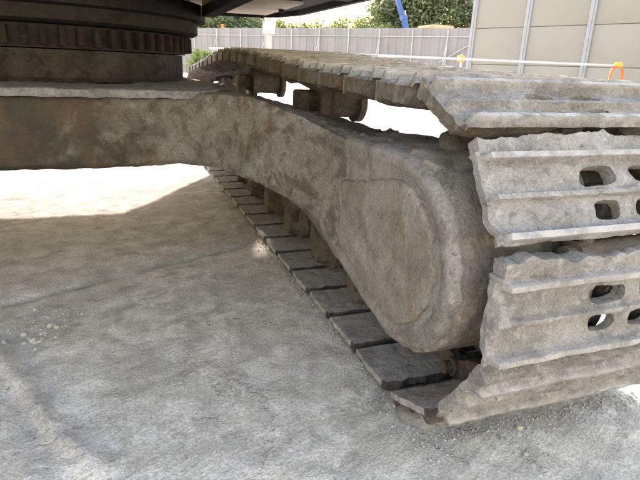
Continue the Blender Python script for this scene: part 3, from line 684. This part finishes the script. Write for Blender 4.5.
def mound(cx, cy, rx, ry, h, seed, label):
    rg = [[(cx+rx*q*math.cos(a), cy+ry*q*math.sin(a), z) for a in [2*math.pi*i/28 for i in range(28)]] for q, z in ((1.08, -.012), (1.0, .0), (.85, h*.55), (.6, h*.9), (.3, h), (.03, h))]
    tag(obj('mud_clod', loft(rg, [1]*28, 4, h*.35, 26, True, seed, True, True), M_soilg), label, 'mud')
mound(.605, .875, .075, .055, .024, 3, 'grey mud clod squeezed out beneath the inner corner of the rising shoe')
gv, gf = [], []
while len(gf) < 8*9000:
    x, y = rs.uniform(-1.4, 1.5), .45+2.9*rs.random()**1.5; r = .0008+.0022*rs.random()**4
    if len(gf) < 8*1800: x = .545-abs(rs.gauss(0, .022)); y = rs.uniform(.72, 3.2); r = .001+.004*rs.random()**3        # crumbs fallen along the track
    elif len(gf) < 8*2400: x = rs.uniform(.55, 1.15); y = .80-abs(rs.gauss(0, .03)); r = .001+.0035*rs.random()**3
    elif fbm(x, y, 0, 3.0, 3)+rs.uniform(-.5, .5) < .1: continue
    z = ground_z(x, y)+r*.3; n = len(gv); a = rs.uniform(0, 6)
    for k in range(4): q = r*rs.uniform(.6, 1.2); gv.append((x+q*math.cos(a+k*1.57), y+q*math.sin(a+k*1.57), z))
    gv += [(x, y, z+r*.8), (x, y, z-r*.8)]
    for k in range(4): gf += [(n+k, n+(k+1) % 4, n+4), (n+(k+1) % 4, n+k, n+5)]
tag(obj('grit', mesh('grit', gv, gf), M_grit), 'fine pale grit strewn over the grey ground', 'grit', kind='stuff')

# ------------------------------------------------------------------ background: fence
F0, F1 = Vector((1.2, 44.7, 0)), Vector((19.6, 23.4, 0))
fd = (F1-F0).normalized(); fn = Vector((fd.y, -fd.x, 0)); fn = fn if fn.dot(-F0) > 0 else -fn
fence = tag(empty('steel_fence', (F0+F1)*.5), 'pale lilac steel sheet site fence braced with pipes', 'fence')
prof = [(0, 0), (.02, .035), (.05, .035), (.07, 0), (.23, 0), (.25, .018), (.27, .018), (.29, 0), (.5, 0)]
sv = []; sf = []
for (a, b) in prof: sv += [(a, b, 0.02), (a, b, 3.0)]
for k in range(len(prof)-1): sf.append((2*k, 2*k+2, 2*k+3, 2*k+1))
n0 = len(sv); sv += [(a, b-.004, z) for a, b, z in sv]; sf += [tuple(i+n0 for i in q[::-1]) for q in sf]
SHEET = [mesh('sheet', sv, sf, 30) for _ in range(2)]; SHEET[0].materials.append(M_fence); SHEET[1].materials.append(M_fence2)
FL = (F1-F0).length; fr = Matrix((( fd.x, fn.x, 0, 0), (fd.y, fn.y, 0, 0), (0, 0, 1, 0), (0, 0, 0, 1)))
k = 0
while k*.5 < FL:
    p = F0+fd*(k*.5); obj('sheet', SHEET[0 if random.random() < .7 else 1], None, fence, Matrix.Translation(p+Vector((0, 0, random.uniform(-.02, .02)))) @ fr)
    if k % 4 == 0:
        q = p+fn*.1; MB().tube([q, q+Vector((0, 0, 2.9))], .03, 8).build('post', M_galv, fence)
        if k % 8 == 0: MB().tube([q+fn*.05+Vector((0,0,2.4)), q+fn*1.3+fd*.2], .027, 8).build('brace', M_galv, fence)
    k += 1
for z in (.6, 1.5, 2.55): MB().tube([F0+fn*.07+Vector((0,0,z)), F1+fn*.07+Vector((0,0,z))], .027, 8).build('rail', M_galv, fence)
q = F0+fd*(FL*.84)+fn*.15; MB().tube([q+Vector((0,0,1.2)), q+fd*2.6+Vector((0,0,2.75))], .03, 8).build('brace', M_galv, fence)

# panel wall on the right
wp0 = Vector((7.49, 10.78, 0)); wd = Vector((.434, -1.234, 0)); sp = wd.length; wd.normalize(); wnm = Vector((wd.y, -wd.x, 0)); wnm = wnm if wnm.dot(-wp0) > 0 else -wnm
wall = tag(empty('panel_wall', wp0+wd*sp*3), 'tall beige soundproof panel wall with blue grey uprights', 'wall')
fw = Matrix(((wd.x, wnm.x, 0, 0), (wd.y, wnm.y, 0, 0), (0, 0, 1, 0), (0, 0, 0, 1)))
pm_ = MB().box((.055, -.045, .006), (sp-.055, .0, .744), .006).box((.05, -.04, -.02), (sp-.05, -.03, .77)); PM = mesh('panel', pm_.v, pm_.f, 40); PM.materials.append(M_panel)  # thin back tongue added to stop light leaking between panels
mm = MB().box((-.06, -.06, 0), (.06, .03, 4.75), .006); mm.box((-.012, .03, 0), (.012, .045, 4.75)); MM = mesh('upright', mm.v, mm.f, 40); MM.materials.append(M_mull)
for k in range(7):
    p = wp0+wd*(sp*k); obj('upright', MM, None, wall, Matrix.Translation(p) @ fw)
    if k < 6:
        for j in range(6): obj('panel', PM, None, wall, Matrix.Translation(p+Vector((0, 0, -.02+.75*j+.2))+wnm*random.uniform(-.004, .004)) @ fw)

# pipe barricade: orange hoops carry a pipe
PB = [Vector((2.6, 7.43, 0)), Vector((4.58, 6.78, 0)), Vector((6.66, 6.0, 0)), Vector((6.86, 5.93, 0))]
bd = (PB[2]-PB[1]).normalized(); bn = Vector((-bd.y, bd.x, 0))
zp = .935
rail = MB().tube([PB[0]-bd*1.5+Vector((0,0,zp)), PB[2]+bd*.06+Vector((0,0,zp-.02))], .0165, 12).build('barrier_pipe', M_galv)
tag(rail, 'long galvanised pipe carried on clamps before the panel wall', 'pipe')
def hoop(p, label):
    t = tag(empty('barricade_stand', p), label, 'barricade')
    for s in (-1, 1):
        pts = [p+bd*s*.16+bn*s*.26, p+bd*s*.13+bn*s*.2+Vector((0,0,.4)), p+bd*s*.125+bn*s*.09+Vector((0,0,.70)), p+bd*s*.11+bn*s*.05+Vector((0,0,.80)), p+bd*s*.085+bn*s*.03+Vector((0,0,.86)), p+bd*s*.045+bn*s*.01+Vector((0,0,.895)), p+Vector((0,0,.905))]
        MB().tube(pts, .02, 10).build('leg', M_orange, t)
    MB().tube([p-bn*.2+Vector((0,0,.4))-bd*.09, p+bn*.2+Vector((0,0,.4))+bd*.09], .015, 8).build('crossbar', M_orange, t)
    c = MB().box((-.045, -.035, zp-.035), (.045, .035, zp+.03), .012); c.build('clamp', M_yellow, t, 40, Matrix.Translation(p))
ps = tag(empty('barrier_post', PB[1]), 'thin galvanised post with yellow clamp where the panel wall begins', 'post')
MB().tube([PB[1]+bn*.04, PB[1]+bn*.04+Vector((0, 0, zp+.05))], .0165, 10).build('pipe', M_galv, ps)
MB().box((-.04, -.03, zp-.045), (.04, .07, zp+.035), .012).build('clamp', M_yellow, ps, 40, Matrix.Translation(PB[1]))
hoop(PB[2], 'orange hoop stand with yellow clamp at the free end of the pipe')
hoop(PB[3]+bd*.12-bn*.25, 'spare orange hoop stand beyond the free end of the pipe')

# pole with box
pp = Vector((7.05, 27.2, 0))
tag(MB().tube([pp, pp+Vector((0,0,3.0)), pp+Vector((0,0,9.0))], [.15, .14, .10], 18).build('utility_pole', M_conc), 'grey concrete utility pole standing before the lilac fence', 'pole')
bx = MB().box((-.32, -.26, 2.2), (.28, -.145, 2.75), .02)
tag(bx.build('junction_box', M_white, None, 40, Matrix.Translation(pp) @ Matrix.Rotation(R(-14), 4, 'Z')), 'white junction box strapped to the concrete pole', 'box')

# blue machine arm and tan roof behind the fence
ba = empty('crane_arm', (18.6, 34.6, 0)); tag(ba, 'blue steel machine arm rising above the fence', 'machine arm')
MB().tube([(18.75, 34.4, 0), (18.6, 34.45, 3.3), (18.38, 34.7, 4.15)], [.3, .24, .2], 4).build('lower_boom', M_blue, ba)
MB().tube([(18.40, 34.72, 4.05), (18.1, 35.2, 5.3), (17.9, 35.5, 7.0)], [.2, .19, .15], 4).build('upper_boom', M_blue, ba)
MB().tube([(18.22, 34.65, 4.12), (18.6, 34.7, 4.12)], .2, 14).build('pivot', M_blue, ba)
MB().tube([(18.85, 34.5, 3.0), (18.5, 34.8, 4.6)], .07, 8).build('cylinder', M_galv, ba)
tv = empty('site_cabin', (21, 34.4, 0)); tag(tv, 'tan topped site cabin just showing over the fence', 'cabin')
MB().box((20.2, 33.6, 0), (21.6, 35.6, 3.45), .05).build('body', M_white, tv); MB().box((20.1, 33.5, 3.46), (21.7, 35.7, 3.75), .06).build('roof', M_tan, tv)
lp = empty('warning_lamp', (6.7, 38.6, 0)); tag(lp, 'small orange warning lamp on a post over the fence', 'lamp')
MB().tube([(6.75, 38.6, 0), (6.75, 38.6, 3.0)], .03, 8).build('post', M_galv, lp); MB().tube([(6.75, 38.6, 2.98), (6.75, 38.6, 3.2), (6.75, 38.6, 3.28)], [.12, .12, .05], 12).build('lens', M_orange, lp)

# trees
def tree(x, y, h, rw, label, mat, seed, nclump, leaf, name='tree', low=.35):
    rn = random.Random(seed); t = empty(name, (x, y, 0)); tag(t, label, 'tree' if name == 'tree' else 'shrub', 'trees behind the fence' if name == 'tree' else 'shrubs behind the fence')
    tb = MB(); tb.tube([(x, y, 0), (x+rn.uniform(-.1, .1), y, h*.35), (x+rn.uniform(-.3, .3), y, h*.8)], [.035*h*.6, .02*h, .006*h], 10)
    V = []; F = []
    for c in range(nclump):
        a = rn.uniform(0, 6.283); u = rn.uniform(-1, 1); q = rn.random()**.45
        cz = h*(low+(1-low)*(.5+.5*u*q)); rr = rw*q*math.sqrt(max(.05, 1-(u*q)**2)); cx, cy = x+rr*math.cos(a), y+rr*math.sin(a)
        if c % 5 == 0: tb.tube([(x, y, h*rn.uniform(.25, .5)), ((x+cx)/2, (y+cy)/2, (cz+h*.4)/2), (cx, cy, cz)], [.012*h, .007*h, .003*h], 6)
        cs = rn.uniform(.14, .26)*rw
        for l in range(26):
            d = Vector((rn.gauss(0, 1), rn.gauss(0, 1), rn.gauss(0, .8)))*cs*.75; p = Vector((cx, cy, cz))+d
            e1 = Vector((rn.gauss(0, 1), rn.gauss(0, 1), rn.gauss(0, 1))).normalized(); e2 = e1.orthogonal().normalized(); s = leaf*rn.uniform(.6, 1.3)
            n = len(V); V += [p-e1*s, p+e2*s*.45, p+e1*s, p-e2*s*.45]; F.append((n, n+1, n+2, n+3))
    tb.build('trunk', M_bark, t); obj('crown', mesh('crown', V, F), mat, t)
for i, (x, y, h, rw, l) in enumerate([(22.0, 43.2, 7.4, 2.3, 'broad dark green tree right behind the blue arm'), (24.2, 41.6, 8.6, 2.9, 'tall dark green tree beside the panel wall edge'), (28, 40, 8.2, 3.0, 'dark green tree half hidden by the panel wall'),
                                     (7.3, 47.5, 5.2, 2.0, 'dark tree over the fence between slewing ring and pole'), (10.0, 46.5, 4.9, 1.7, 'dark rounded tree directly behind the concrete pole'), (4.0, 50, 5.6, 2.2, 'dark tree mostly hidden by the slewing ring')]):
    tree(x, y, h, rw, l, M_leafd, 50+i, 260, .2)
for i, (x, y, h, rw, l) in enumerate([(13.4, 43.0, 3.95, 1.5, 'low light green bush in the gap beside the pole'), (15.6, 42.2, 4.2, 1.6, 'light green bush centred in the open sky gap'), (17.6, 41.6, 4.6, 1.6, 'light green bush left of the blue arm'), (19.4, 40.5, 4.1, 1.4, 'light green bush at the foot of the blue arm'), (12.0, 44.5, 4.1, 1.2, 'small light green bush just past the pole')]):
    tree(x, y, h, rw, l, M_leafl, 80+i, 170, .15, 'shrub', .2)
tree(3.0, 22.0, 1.2, .5, 'green weeds growing by the slewing ring before the fence', M_leafl, 99, 60, .07, 'shrub', .05)
